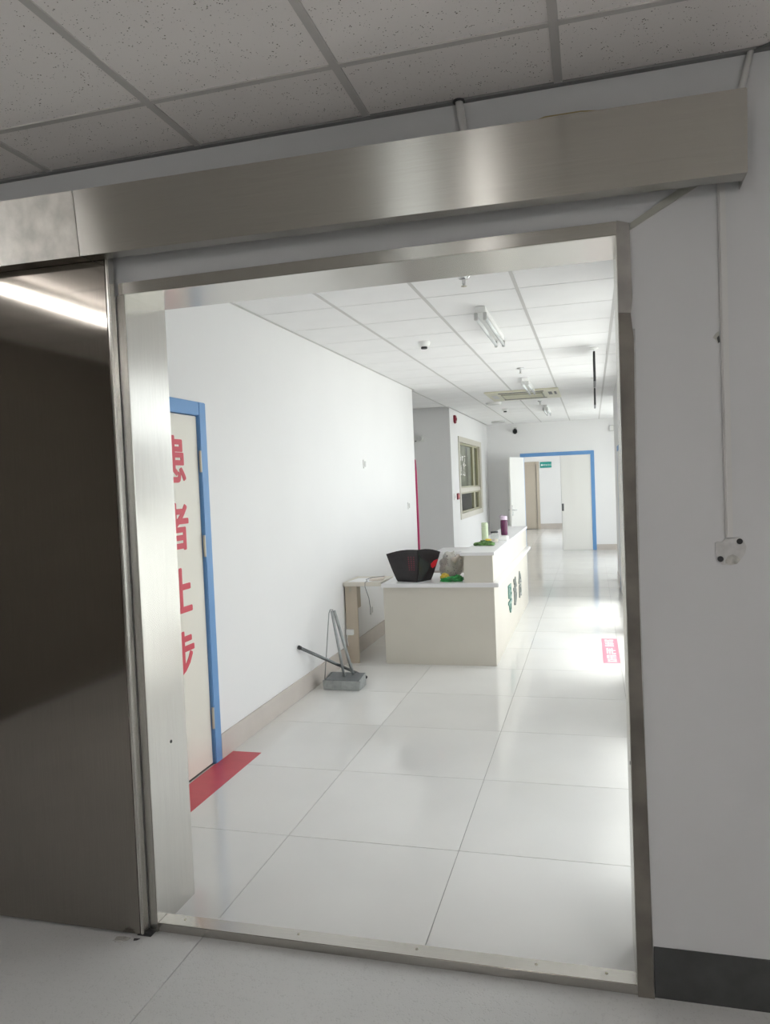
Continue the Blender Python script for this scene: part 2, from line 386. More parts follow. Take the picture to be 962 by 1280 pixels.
# ------------------------------------------------------------------ structure: corridor
XL, XR = -2.20, 0.35
YF = 16.87; YFAR = 24.0
DY0, DY1 = 3.00, 4.054          # blue-framed door in the left wall (outer frame)
struct('wall_left', wall_holes(MB(), 'x', XL - .2, XL, YW1, 9.55, 0, TOP, [(DY0, DY1, 0, 2.135)]).box(XL - .2, XL - .13, DY0, DY1, 0, 2.135), 'wall_paint', 'long white corridor wall beside the reception counter')
RD0, RD1, RDZ = 10.15, 11.05, 2.0
struct('wall_right', wall_holes(MB(), 'x', XR, XR + .2, YW1, 12.2, 0, TOP, [(a, b, z, h) for a, b, z, h in WIN_R] + [(RD0, RD1, 0, RDZ)]).box(XR + .13, XR + .2, RD0, RD1, 0, RDZ), 'wall_paint', 'white corridor wall with windows opposite the counter')
struct('wall_right_return', MB().box(.55, 1.5, 12.0, 12.2, 0, TOP), 'wall_paint')
struct('wall_right_far', wall_holes(MB(), 'x', 1.3, 1.5, 12.2, YF, 0, TOP, [(12.8, 16.0, .2, 2.6)]), 'wall_paint')
struct('wall_passage', MB().box(-5.2, XL - .2, 9.35, 9.55, 0, TOP).box(-5.2, -5.0, 9.55, YF, 0, TOP), 'wall_paint', 'white walls of the side passage on the left')
WY0, WY1, WB, WT = 13.03, 15.79, 0.93, 2.388
struct('wall_booth', wall_holes(MB(), 'x', -2.42, -2.22, 12.3, YF, 0, TOP, [(WY0, WY1, WB, WT)]).box(-5.0, -2.42, 12.3, 12.5, 0, TOP), 'wall_paint', 'white projecting wall with the sliding booth window')
FX0, FX1, FZ = -1.508, 0.063, 2.147
struct('wall_far', wall_holes(MB(), 'y', YF, YF + .2, -5.2, 1.5, 0, TOP, [(FX0, FX1, 0, FZ)]), 'wall_paint', 'white far wall with the blue framed double door')
struct('wall_beyond', wall_holes(MB(), 'y', YFAR, YFAR + .2, -3.0, 0.8, 0, TOP, [(-2.15, -1.575, 0, 2.10)]).box(-2.15, -1.575, YFAR + .12, YFAR + .2, 0, 2.10).box(-2.6, -2.4, YF + .2, YFAR, 0, TOP), 'wall_paint', 'white end wall seen through the open double door')
struct('wall_beyond_right', wall_holes(MB(), 'x', .4, .6, YF + .2, YFAR, 0, TOP, [(18.6, 22.6, .3, 2.6)]), 'wall_paint')

# corridor floor: 0.8 m polished tiles
cf = struct('floor', MB().box(-5.2, .56, YW1, 12.0, -0.12, -0.004).box(-5.2, 1.52, 12.0, YF + .2, -0.12, -0.004).box(-3.0, .6, YF + .2, YFAR + .2, -0.12, -0.004), 'grout', 'glossy cream tiled corridor floor')
TX = [-5.0, -4.608, -3.808, -3.008, -2.208, -1.408, -0.608, 0.192, 0.992, 1.3]
TY = [2.46] + [3.2006 + .8 * k for k in range(0, 26)] + [YFAR]
fcache = {}
for ya, yb in zip(TY, TY[1:]):
    for xa, xb in zip(TX, TX[1:]):
        xa_, xb_ = xa, xb
        mid = (ya + yb) / 2
        if mid < 12.2:
            if xa >= XR: continue
            xb_ = min(xb, XR)
        if mid > YF and (xa < -2.5 or xa > .5): continue
        if xb <= -2.2:
            if not (9.3 < mid < 12.4) or xb < -3.1: continue
        tile('floor_tile', cf, xa_ + .0012, xb_ - .0012, ya + .0012, yb - .0012, -0.010, 0.0, 'floor_tile', fcache, 0.0008)

# corridor ceiling: 0.603 m tiles, wide bars along the corridor, hairline joints across
cc = struct('ceiling', MB().box(-5.2, .56, YW1, 12.0, ZI + .04, TOP + .1).box(-5.2, 1.52, 12.0, YF + .2, ZI + .04, TOP + .1).box(-3.0, .6, YF + .2, YFAR + .2, ZI + .04, TOP + .1), 'plenum_dark', 'white tiled suspended ceiling of the corridor')
GX = [-1.0232 + .6034 * k for k in range(-3, 4)]
GY = [2.66] + [4.8825 + .603 * k for k in range(-3, 20)] + [YF]
icache = {}
gx = [GX[0]] + GX[1:] 
for ya, yb in zip(GY, GY[1:]):
    for xa, xb in zip(gx, gx[1:]):
        mid = (ya + yb) / 2; xa_, xb_ = xa, xb
        if mid < 9.5 or mid > 12.3:
            if xb <= XL: continue
            xa_ = max(xa, XL)
        if mid < 12.2:
            if xa >= XR: continue
            xb_ = min(xb, XR)
        tile('ceiling_tile', cc, xa_ + .003, xb_ - .003, ya + .0045, yb - .0045, ZI, ZI + .014, 'ceiling_tile_plain', icache, 0.002)
B(-2.4, .6, YF + .2, YFAR, ZI, ZI + .014).build('ceiling_panel', 'ceiling_tile_plain', cc)
B(-5.0, gx[0] - .003, 9.55, 12.3, ZI, ZI + .014).build('ceiling_panel', 'ceiling_tile_plain', cc)
B(gx[-1] + .003, 1.3, 12.2, YF, ZI, ZI + .014).build('ceiling_panel', 'ceiling_tile_plain', cc)
for x in gx[1:-1]: B(x - .011, x + .011, YW1, YF, ZI - .003, ZI + .02).build('grid_bar', 'grid_bar', cc)
B(XL, XL + .018, YW1, 9.55, ZI - .004, ZI + .004).build('angle_trim', 'grid_bar', cc)

# skirtings
def skirt(name, mb, label): return tag(mb.build(name, 'skirting_tile', bevel=.002), label, None, None, 'structure')
skirt('baseboard_left', MB().box(XL, XL + .011, DY1, 9.55, 0, .15), 'beige tiled skirting along the left corridor wall')
skirt('baseboard_booth', MB().box(-2.22, -2.209, 12.3, YF, 0, .13).box(-5, -2.209, 12.289, 12.3, 0, .13), 'beige skirting at the booth wall')
skirt('baseboard_far', MB().box(FX1, 1.3, YF - .011, YF, 0, .12).box(-2.22, FX0, YF - .011, YF, 0, .12), 'beige skirting either side of the far double door')
skirt('baseboard_right', MB().box(XR - .011, XR, YW1, RD0, 0, .12).box(XR - .011, XR, RD1, 12.2, 0, .12), 'beige skirting of the window wall')
skirt('baseboard_beyond', MB().box(-1.575, .4, YFAR - .011, YFAR, 0, .16), 'grey skirting of the end wall beyond the double door')

# right-hand windows (daylight)
def big_window(n, x, y0, y1, z0, z1, label, mull=2):
    w = thing('window_%d' % n, (x, (y0 + y1) / 2, z0), label, None, None, 'structure')
    mb = MB(); t = .05
    mb.box(x - .03, x + .03, y0, y1, z0, z0 + t).box(x - .03, x + .03, y0, y1, z1 - t, z1).box(x - .03, x + .03, y0, y0 + t, z0 + t, z1 - t).box(x - .03, x + .03, y1 - t, y1, z0 + t, z1 - t)
    st = (y1 - y0) / mull
    for k in range(1, mull): mb.box(x - .025, x + .025, y0 + st * k - .025, y0 + st * k + .025, z0 + t, z1 - t)
    mb.build('window_frame', 'white_plastic', w)
    for k in range(mull):
        B(x - .003, x + .003, y0 + st * k + .03, y0 + st * (k + 1) - .03, z0 + t, z1 - t).build('pane', 'clear_pane', w)
for i, (a, b, z, h) in enumerate(WIN_R): big_window((9, 4, 2, 3)[i], XR + .12, a, b, z, h, ['low white window in the right wall next to the doorway', 'small high white window in the right wall', 'tall white window in the right wall beside the small high one', 'tall white window in the right wall furthest from the doorway'][i], 1 if i == 1 else 2)
big_window(7, 1.42, 12.8, 16.0, .2, 2.6, 'white window in the widened end of the corridor')
big_window(8, .52, 18.6, 22.6, .3, 2.6, 'white window beyond the far double door')  # added out of view so the end wall gets daylight

big_window(6, 2.52, -2.5, -1.3, .85, 2.35, 'plain window in the right side wall of the near room', 2)  # added where the steel does not mirror it, lights the doorway wall

# ------------------------------------------------------------------ steel doorway lining, header, sliding door
tr = thing('trim_1', (-0.75, YW0, 0), 'brushed stainless steel lining of the wide doorway', None, None, 'structure')
XJ0, XJ1, ZS = -1.59, 0.09, 2.331
B(OX0, XJ0, YW0 - .004, YW1 + .004, 0, ZS + .012).build('jamb_lining', 'steel_jamb', tr, spread='y')
B(XJ1, OX1, YW0, YW1 + .004, 0, ZS + .012).build('jamb_lining', 'steel_jamb', tr, spread='y')
B(XJ0, XJ1, YW0 - .006, YW1 + .004, ZS, ZS + .012).build('head_lining', 'steel_jamb', tr, spread='y')
B(-1.612, XJ1 + .002, YW0 - .012, YW0, ZS - .002, ZS + .040).build('head_casing', 'steel_header', tr, spread='z', bevel=.002)
B(-1.622, XJ0 + .001, YW0 - .010, YW0, .0, ZS - .002).build('jamb_casing', 'steel_header', tr, spread='x', bevel=.002)
# right casing: rendered upper piece over stained steel
rp = MB()
poly_up = [(0.092, 2.10), (0.126, 2.095), (0.132, 2.14), (0.129, 2.36), (0.092, 2.372)]
MB().prism(poly_up, 'y', YW0 - .014, YW0).build('jamb_casing', 'jamb_rendered', tr)
poly_lo = [(0.092, 0.0), (0.140, 0.0), (0.136, 0.5), (0.129, 1.0), (0.127, 1.55), (0.131, 1.9), (0.133, 2.02), (0.126, 2.094), (0.092, 2.099)]
MB().prism(poly_lo, 'y', YW0 - .011, YW0).build('jamb_casing', 'jamb_stained', tr)
for (x, y, z) in ((XJ0 + .0005, 2.545, 0.66), (XJ1 - .0005, 2.43, 0.72)):
    d = MB().tube([(x - .001, y, z), (x + .001, y, z)], .006, 12); d.build('screw_hole', 'dark_plastic', tr)
# caulk bead at the right casing
MB().tube([(.137, YW0 - .002, .16), (.131, YW0 - .002, .7), (.128, YW0 - .002, 1.3), (.132, YW0 - .003, 1.8), (.134, YW0 - .003, 2.05)], .0035, 8).build('caulk_bead', 'plaster_patch', tr, smooth=True)

sl = thing('trim_2', (-0.75, 2.43, 0), 'stainless steel threshold strip across the doorway floor', None, None, 'structure')
B(XJ0, XJ1, YW0 - .004, 2.462, 0.0, 0.033).build('threshold_strip', 'steel_sill', sl, spread='y', bevel=.002)
for x in (-1.5, -1.05, -.62, -.22, .0): MB().lathe([(.005, .033), (.005, .0345), (.002, .0355)], (x, 2.435, 0), 10).build('screw', 'hinge_steel', sl)

hd = thing('track_cover', (-0.8, 2.34, 2.42), 'long brushed steel sliding door track cover above the doorway', 'track cover')
HY0, HX1 = 2.283, 0.430
def hz(x): return 2.424 + (HX1 - x) * 0.0105       # sags slightly to the right
def header_piece(x0, x1, name, m='steel_header'):
    h = .217; mb = MB(); t = .003
    yb, yt = HY0 - .001, HY0 - .021      # the cover leans out a little at the top
    sec = [(yb, 0), (yt, h), (YW0, h), (YW0, h - t), (yt + t, h - t), (yb + t, t), (HY0 + .060, t), (HY0 + .060, 0)]
    n = len(sec)
    for x in (x0, x1):
        for y, z in sec: mb.v.append((x, y, z + hz(x)))
    mb.f.append(tuple(range(n))); mb.f.append(tuple(reversed(range(n, 2 * n))))
    for i in range(n):
        j = (i + 1) % n; mb.f.append((i, n + i, n + j, j))
    return mb.build(name, m, hd, spread='z')
header_piece(-1.682, HX1, 'cover_panel'); header_piece(-4.1, -1.685, 'cover_panel', 'steel_stained')
MB().prism([(HY0 + .001, hz(HX1) + .001), (YW0, hz(HX1) - .004), (YW0, hz(HX1) + .215), (HY0 - .019, hz(HX1) + .215)], 'x', HX1 + .0003, HX1 + .003).build('end_cap', 'steel_header', hd, spread='z')
B(-4.1, .40, 2.362, 2.398, 2.56, 2.60).build('hanging_rail', 'dark_plastic', hd)

sd = thing('door_1', (-2.45, 2.365, 0), 'brushed stainless steel sliding door slid open to the left', None, None, 'structure')
PX1, PY0, PY1 = -1.620, 2.347, 2.384
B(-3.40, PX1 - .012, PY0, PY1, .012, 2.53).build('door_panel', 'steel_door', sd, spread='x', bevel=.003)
B(PX1 - .012, PX1, PY0 - .001, PY1, .012, 2.53).build('edge_strip', 'steel_jamb', sd, spread='x', bevel=.003)
B(-2.9, -2.86, PY0 + .01, PY1 - .01, 2.53, 2.56).build('hanger', 'dark_plastic', sd); B(-1.95, -1.91, PY0 + .01, PY1 - .01, 2.53, 2.56).build('hanger', 'dark_plastic', sd)
B(PX1 - .035, PX1 + .02, PY0 + .012, PY1 + .008, .0, .012).build('floor_guide', 'dark_plastic', sd)

# ------------------------------------------------------------------ door with red characters (left wall)
d2 = thing('door_2', (XL, 3.53, 0), 'cream door with red characters in a blue frame', None, None, 'structure')
FWD = .078
mb = MB().box(XL - .12, XL + .012, DY1 - FWD, DY1, 0, 2.135).box(XL - .12, XL + .012, DY0, DY0 + FWD, 0, 2.135).box(XL - .12, XL + .012, DY0 + FWD, DY1 - FWD, 2.135 - FWD, 2.135)
mb.build('door_frame', 'blue_frame', d2, bevel=.004)
leaf = B(XL - .05, XL - .008, DY0 + FWD, DY1 - FWD - .004, .008, 2.135 - FWD - .004).build('door_leaf', 'door_cream', d2, bevel=.003)
for z in (1.79, 1.295, .277): 
    MB().tube([(XL + .006, DY1 - FWD - .002, z - .063), (XL + .006, DY1 - FWD - .002, z + .063)], .008, 10).build('hinge', 'hinge_steel', d2)
for ch, z0, z1 in (('患', 1.665, 1.935), ('者', 1.29, 1.56), ('止', .935, 1.205), ('步', .575, .845)):
    text_mesh('lettering', ch, .275, 'red_print', leaf, M_face_px(XL - .0075, 3.702, (z0 + z1) / 2), fat=.0068, xs=.95)
# red stripe on the floor
tp = B(XL + .004, XL + .2, 3.05, 4.195, .0, .0012).build('floor_stripe', 'red_tape'); tag(tp, 'red tape stripe on the floor below the lettered door', 'floor tape')

# ------------------------------------------------------------------ reception counter
CT, UT = .725, .99
ct = thing('reception_counter', (-1.3, 8.2, 0), 'cream two-tier reception counter with pale grey tops', 'counter')
CX0, CX1, CY0, CY1 = -1.827, -0.838, 6.485, 9.93
MB().box(CX0, CX1, CY0, CY0 + .02, 0, CT - .035).build('end_panel', 'laminate_cream', ct, bevel=.001)
MB().box(CX0, CX0 + .02, CY0 + .02, CY0 + .72, 0, CT - .035).build('inner_panel', 'laminate_cream', ct)
MB().box(CX0 + .02, -1.12, CY0 + .70, CY0 + .72, 0, CT - .035).build('inner_panel', 'laminate_cream', ct)
MB().box(CX1 - .02, CX1, CY0 + .02, CY1, 0, CT - .035).build('front_panel', 'laminate_cream', ct, bevel=.001)
MB().box(-1.12, -1.10, CY0 + .72, CY1 - .6, 0, CT - .035).build('inner_panel', 'laminate_cream', ct)
MB().box(-1.87, CX1 - .02, CY1 - .02, CY1, 0, CT - .035).build('end_panel', 'laminate_cream', ct)
top = [(CX0 - .012, CY0 - .035), (CX1 + .045, CY0 - .035), (CX1 + .045, CY1 + .02), (-1.95, CY1 + .02), (-1.95, CY1 - .55), (-1.14, CY1 - .55), (-1.14, CY0 + .74), (CX0 - .012, CY0 + .74)]
MB().prism(top, 'z', CT - .035, CT).build('worktop', 'laminate_white', ct, bevel=.004)
MB().box(-1.098, CX1 - .006, CY0 + .015, CY1, CT, UT - .028).build('raised_tier', 'laminate_cream', ct, bevel=.002)
MB().box(-1.128, CX1 + .012, CY0 - .005, CY1 + .01, UT - .028, UT).build('ledge_top', 'laminate_white', ct, bevel=.003)
for i, (ch, y) in enumerate((('导', 7.665), ('诊', 8.20), ('台', 8.76))):
    text_mesh('lettering', ch, .315, 'letter_green' if i == 0 else 'letter_grey', ct, M_face_px(CX1 + .006, y, .402), extrude=.006, fat=.004)

# flap desk between wall and counter
ds = thing('side_desk', (-2.0, 6.7, 0), 'narrow cream side desk between the wall and the counter', 'desk')
B(XL + .002, CX0 - .014, 6.455, 6.90, .702, .737).build('desktop', 'laminate_cream', ds, bevel=.003)
B(XL + .012, XL + .125, 6.475, 6.497, 0, .702).build('leg_panel', 'desk_wood', ds, bevel=.002)
B(XL + .012, XL + .030, 6.475, 6.4745, .0, .702)
B(XL + .012, XL + .032, 6.497, 6.88, .45, .702).build('back_rail', 'desk_wood', ds)
B(XL + .055, XL + .075, 6.466, 6.475, .655, .69).build('bracket', 'hinge_steel', ds)
pp = MB().prism([(-2.165, 6.50), (-1.96, 6.49), (-1.93, 6.74), (-2.14, 6.76)], 'z', .7372, .7384).build('paper_sheet', 'paper'); tag(pp, 'white paper sheet lying on the side desk', 'paper')
pp = MB().prism([(-1.98, 6.56), (-1.86, 6.62), (-1.90, 6.84), (-2.02, 6.80)], 'z', .7386, .746).build('folded_leaflet', 'paper_beige'); tag(pp, 'beige folded leaflet beside the white sheet on the side desk', 'leaflet')
cb = MB().tube([(-1.90, 6.80, .75), (-1.99, 6.70, .752), (-2.02, 6.60, .745), (-1.98, 6.50, .742), (-1.985, 6.450, .7405), (-1.985, 6.443, .70), (-1.955, 6.45, .60), (-1.96, 6.50, .50), (-1.98, 6.56, .43)], .0028, 6).build('power_cable', 'dark_tube', smooth=True)
tag(cb, 'thin grey cable hanging over the front edge of the side desk', 'cable')
def wall_plate(name, y, z, w, h, label, cat, slots=0):
    o = thing(name, (XL, y, z), label, cat)
    B(XL, XL + .009, y - w / 2, y + w / 2, z - h / 2, z + h / 2).build('plate', 'white_plastic', o, bevel=.003)
    B(XL + .009, XL + .013, y - w * .22, y + w * .22, z - h * .32, z + h * .32).build('rocker', 'grey_plastic', o, bevel=.001)
wall_plate('light_switch', 7.29, 1.82, .09, .09, 'small white switch high on the left corridor wall', 'switch')
wall_plate('light_switch', 9.12, 1.33, .09, .09, 'white switch near the end corner of the left wall', 'switch')
wall_plate('wall_socket', 7.33, .34, .09, .09, 'white wall socket low on the wall below the side desk', 'socket')
pb = thing('plug_adapter', (-2.12, 6.46, .27), 'white plug box stuck on the side desk leg', 'adapter')
B(-2.185, -2.115, 6.445, 6.4745, .26, .31).build('body', 'white_plastic', pb, bevel=.004)
MB().tube([(-2.17, 6.45, .262), (-2.178, 6.452, .22), (-2.17, 6.46, .16)], .004, 6).build('lead', 'white_plastic', pb)

# ------------------------------------------------------------------ things on the counter
def loft(rings):
    mb = MB(); n = len(rings[0])
    for r in rings: mb.v += [tuple(p) for p in r]
    for a in range(len(rings) - 1):
        for k in range(n):
            k2 = (k + 1) % n; mb.f.append((a * n + k, a * n + k2, (a + 1) * n + k2, (a + 1) * n + k))
    mb.f.append(tuple(reversed(range(n)))); mb.f.append(tuple((len(rings) - 1) * n + k for k in range(n)))
    return mb
bt = thing('black_tote', (-1.55, 6.68, CT), 'black flared box with red dots on the near worktop', 'box')
c0 = Vector((-1.528, 6.545, 0)); e1 = Vector((-.955, .297, 0)).normalized(); e2 = Vector((.50, .866, 0)).normalized()
def tote_pt(a, b, t, inset=0.0):
    """a along left face, b along right face (0..1), t height 0..1, flaring outward"""
    L1, L2 = .205, .185; cen = c0 + e1 * L1 / 2 + e2 * L2 / 2
    p = c0 + e1 * (a * L1) + e2 * (b * L2); d = p - cen
    fl = 1 + .62 * t ** .85 - inset
    edge = max(abs(a - .5), abs(b - .5)) * 2
    lift = .043 * (1 - abs(a - .0)) * (1 - b) * t
    lift += .016 * t * (math.sin(math.pi * a) + math.sin(math.pi * b)) * (1 if min(a, b) < .01 else .5)
    far = .02 * t
    return Vector((cen.x + d.x * fl, cen.y + d.y * fl, CT + .001 + t * .252 + lift - far * 0))
def tote_ring(t, inset=0.0):
    r = []; n = 6
    for k in range(n): r.append(tote_pt(k / n, 0, t, inset))
    for k in range(n): r.append(tote_pt(1, k / n, t, inset))
    for k in range(n): r.append(tote_pt(1 - k / n, 1, t, inset))
    for k in range(n): r.append(tote_pt(0, 1 - k / n, t, inset))
    return r
rings = [tote_ring(t) for t in (0, .1, .3, .5, .7, .85, 1)] + [tote_ring(t, .06) for t in (1, .6, .1)]
loft(rings).build('shell', 'black_vinyl', bt)
dm = MB(); nf = e1.cross(Vector((0, 0, 1))).normalized()
if nf.y > 0: nf = -nf
for i in range(3):
    for j in range(7):
        p = tote_pt(.13 + i * .09, 0, .38 + j * .065)
        p = p + nf * .0015
        s = .0042; h = .0042
        n = len(dm.v); q = [p - e1 * s - Vector((0, 0, h)), p + e1 * s - Vector((0, 0, h)), p + e1 * s + Vector((0, 0, h)), p - e1 * s + Vector((0, 0, h))]
        dm.v += [tuple(v) for v in q] + [tuple(v + nf * .001) for v in q]
        dm.f += [tuple(n + z for z in f) for f in ((0, 1, 2, 3), (7, 6, 5, 4), (0, 4, 5, 1), (1, 5, 6, 2), (2, 6, 7, 3), (3, 7, 4, 0))]
dm.build('dot_print', 'dot_red', bt)
n2 = e2.cross(Vector((0, 0, 1))).normalized()
if n2.x < 0: n2 = -n2
def side_patch(ab, name, m):
    mb = MB(); pts = [tote_pt(0, b, t) + n2 * .002 for b, t in ab]; k = len(pts)
    mb.v += [tuple(p) for p in pts] + [tuple(p + n2 * .002) for p in pts]
    mb.f.append(tuple(range(k))); mb.f.append(tuple(reversed(range(k, 2 * k))))
    for i in range(k): j = (i + 1) % k; mb.f.append((i, k + i, k + j, j))
    mb.build(name, m, bt)
side_patch([(.06, .02), (.35, .1), (.72, .52), (.45, .60), (.2, .72), (.06, .85)], 'glossy_panel', 'black_gloss')
side_patch([(.66, .52), (.82, .40), (.97, .50), (.98, .74), (.80, .66)], 'red_badge', 'red_plastic')

def blob(name, c, r, m, seed=0, amp=.25, freq=3.0, flat=.0, parent=None, sub=4):
    bm = bmesh.new(); bmesh.ops.create_icosphere(bm, subdivisions=sub, radius=1)
    for v in bm.verts:
        d = v.co.normalized(); k = 1 + amp * mnoise.noise(d * freq + Vector((seed * 7.1, seed * 3.3, seed))) + amp * .5 * mnoise.noise(d * freq * 2.3 + Vector((seed, 5, 9)))
        z = d.z * k
        v.co = Vector((d.x * k * r[0], d.y * k * r[1], max(z, -flat) * r[2] if flat else z * r[2]))
    zm = min(v.co.z for v in bm.verts)
    for v in bm.verts: v.co += Vector((c[0], c[1], c[2] - zm))
    me = bpy.data.meshes.new(name); bm.to_mesh(me); bm.free(); me.shade_smooth(); me.materials.append(MATS[m])
    return link(name, me, parent)
pb = thing('plastic_bag', (-1.21, 6.74, CT), 'clear speckled plastic bag leaning behind the green packet', 'bag')
o = blob('bag_body', (-1.264, 6.78, CT + .001), (.100, .085, .145), 'bag_print', 3, .22, 2.2, .7, pb)
MB().tube([(-1.22, 6.71, .90), (-1.185, 6.695, .925), (-1.160, 6.69, .94)], [.03, .016, .024], 10).build('knot', 'paper_beige', pb, smooth=True)
pk = thing('snack_packet', (-1.22, 6.58, CT), 'green and yellow soft packet on the near worktop', 'packet')
blob('packet_body', (-1.235, 6.585, CT + .001), (.085, .045, .028), 'green_bag', 5, .35, 3, .6, pk)
blob('yellow_end', (-1.285, 6.600, CT + .012), (.04, .035, .040), 'yellow_bag', 6, .25, 3, .6, pk)
blob('packet_end', (-1.172, 6.60, CT + .001), (.048, .035, .034), 'green_bag', 8, .35, 3, .6, pk)
gv = thing('green_vegetables', (-1.0, 7.14, UT), 'bunch of green leafy vegetables on the raised ledge', 'vegetables')
for i, (dx, dy, rx, ry, rz) in enumerate(((-.055, 0, .05, .04, .022), (.0, .015, .055, .045, .032), (.05, .0, .045, .04, .026))):
    blob('leaf_clump', (-.998 + dx, 7.15 + dy, UT + .001), (rx, ry, rz), 'green_leaf', 11 + i, .4, 3.2, .5, gv)
blob('ripe_end', (-.965, 7.17, UT + .045), (.03, .02, .012), 'yellow_bag', 21, .3, 3, .5, gv)
bo = thing('mint_bottle', (-1.083, 7.70, UT), 'mint green flask standing on the raised ledge', 'bottle')
MB().lathe([(.030, 0), (.034, .004), (.034, .135), (.031, .139)], (-1.068, 7.70, UT + .0005), 24).build('body', 'mint', bo, smooth=False)
MB().lathe([(.030, .139), (.0335, .141), (.0335, .182), (.030, .187)], (-1.068, 7.70, UT + .0005), 24).build('cap', 'mint', bo)
jr = thing('glass_jar', (-.93, 7.46, UT), 'small glass jar with a black lid on the raised ledge', 'jar')
MB().lathe([(.036, 0), (.040, .004), (.040, .07), (.034, .085), (.034, .094)], (-.945, 7.49, UT + .0005), 24).build('body', 'jar_glass', jr, smooth=True)
MB().lathe([(.033, .004), (.034, .03), (.03, .032)], (-.945, 7.49, UT + .002), 18).build('contents', 'paper_beige', jr)
MB().lathe([(.036, .094), (.038, .096), (.038, .108), (.035, .110)], (-.945, 7.49, UT + .0005), 24).build('lid', 'dark_plastic', jr)
pt = thing('purple_tumbler', (-.95, 8.45, UT), 'dark purple tumbler with a lilac lid on the raised ledge', 'tumbler')
MB().lathe([(.034, 0), (.037, .004), (.041, .10), (.041, .155), (.036, .168)], (-.955, 8.45, UT + .0005), 24).build('body', 'purple', pt, smooth=True)
MB().lathe([(.034, .168), (.036, .172), (.036, .205), (.032, .212)], (-.955, 8.45, UT + .0005), 24).build('lid', 'lilac', pt)
MB().tube([(-.992, 8.45, UT + .19), (-1.005, 8.45, UT + .21), (-.985, 8.45, UT + .225), (-.955, 8.45, UT + .214)], .004, 8).build('carry_loop', 'lilac', pt, smooth=True)
wb = thing('tissue_box', (-.87, 7.75, UT), 'low white box on the raised ledge below the purple tumbler', 'box')
B(-.925, -.845, 7.68, 7.86, UT, UT + .042).build('box_body', 'white_plastic', wb, bevel=.004)
B(-.912, -.858, 7.70, 7.84, UT + .042, UT + .0435).build('slot', 'grey_plastic', wb)

# red board edge at the wall corner
rb = thing('red_board', (-2.235, 9.6, 0), 'tall crimson board edge peeping out at the wall corner', 'board')
MB().prism([(-2.30, .55), (-2.178, .55), (-2.180, 1.2), (-2.184, 1.75), (-2.192, 1.90), (-2.215, 1.93), (-2.30, 1.93)], 'y', 9.565, 9.585).build('panel', 'crimson_board', rb)
B(-2.30, -2.26, 9.565, 9.585, 0, .55).build('foot_post', 'crimson_board', rb)

# ------------------------------------------------------------------ dustpan and pole
dp = thing('dustpan', (-1.96, 5.72, 0), 'grey metal upright dustpan on the floor by the skirting', 'dustpan')
mb = MB(); X0, X1, Y0, Y1 = -2.10, -1.805, 5.585, 5.775
t = .002
mb.box(X0, X1, Y0, Y1, .001, .004)
mb.prism([(X0, .004), (X1, .004), (X1 + .012, .078), (X0 - .004, .078)], 'y', Y0, Y0 + t)
mb.build('pan_front', 'galvanised', dp)
MB().prism([(Y0 + t, .004), (Y1, .004), (Y1, .10), (Y0 + t, .076)], 'x', X0, X0 + t).build('pan_side', 'galvanised', dp)
MB().prism([(Y0 + t, .004), (Y1, .004), (Y1, .098), (Y0 + t, .076)], 'x', X1 - t, X1).build('pan_side', 'galvanised', dp)
MB().prism([(Y0 + .012, .074), (Y1, .094), (Y1, .098), (Y0 + .012, .078)], 'x', X0 + .012, X1 - .002).build('pan_hood', 'hood_grey', dp)
B(X0, X1, Y1 - t, Y1, .004, .094).build('pan_back', 'galvanised', dp)
ap = Vector((-2.035, 5.70, .615))
MB().tube([(-1.90, 5.74, .096), ap + Vector((.012, 0, 0))], .0125, 10).build('handle_bar', 'galvanised', dp, smooth=True)
MB().tube([(-1.955, 5.68, .088), ap + Vector((-.006, -.01, 0))], .011, 10).build('handle_bar', 'galvanised', dp, smooth=True)
MB().tube([(-2.098, 5.62, .08), ap + Vector((-.03, -.01, -.02)), ap + Vector((-.02, -.005, .008)), ap + Vector((.004, 0, .006))], .004, 8).build('hinge_rod', 'galvanised', dp, smooth=True)
B(-1.965, -1.94, 5.583, 5.5855, .02, .07).build('latch_plate', 'galvanised', dp)
pl = thing('broom_pole', (-1.9, 5.95, 0), 'thin dark metal pole leaning on the wall behind the dustpan', 'pole')
P0, P1 = Vector((-1.862, 5.965, .012)), Vector((-2.185, 5.33, .395))
MB().tube([P0, P1], .0125, 10).build('shaft', 'dark_tube', pl, smooth=True)
dd = (P1 - P0).normalized()
MB().tube([P1 - dd * .012, P1 + dd * .008], .016, 10).build('end_cap', 'dark_plastic', pl); MB().tube([P0 - dd * .004, P0 + dd * .02], .013, 10).build('end_cap', 'dark_plastic', pl)

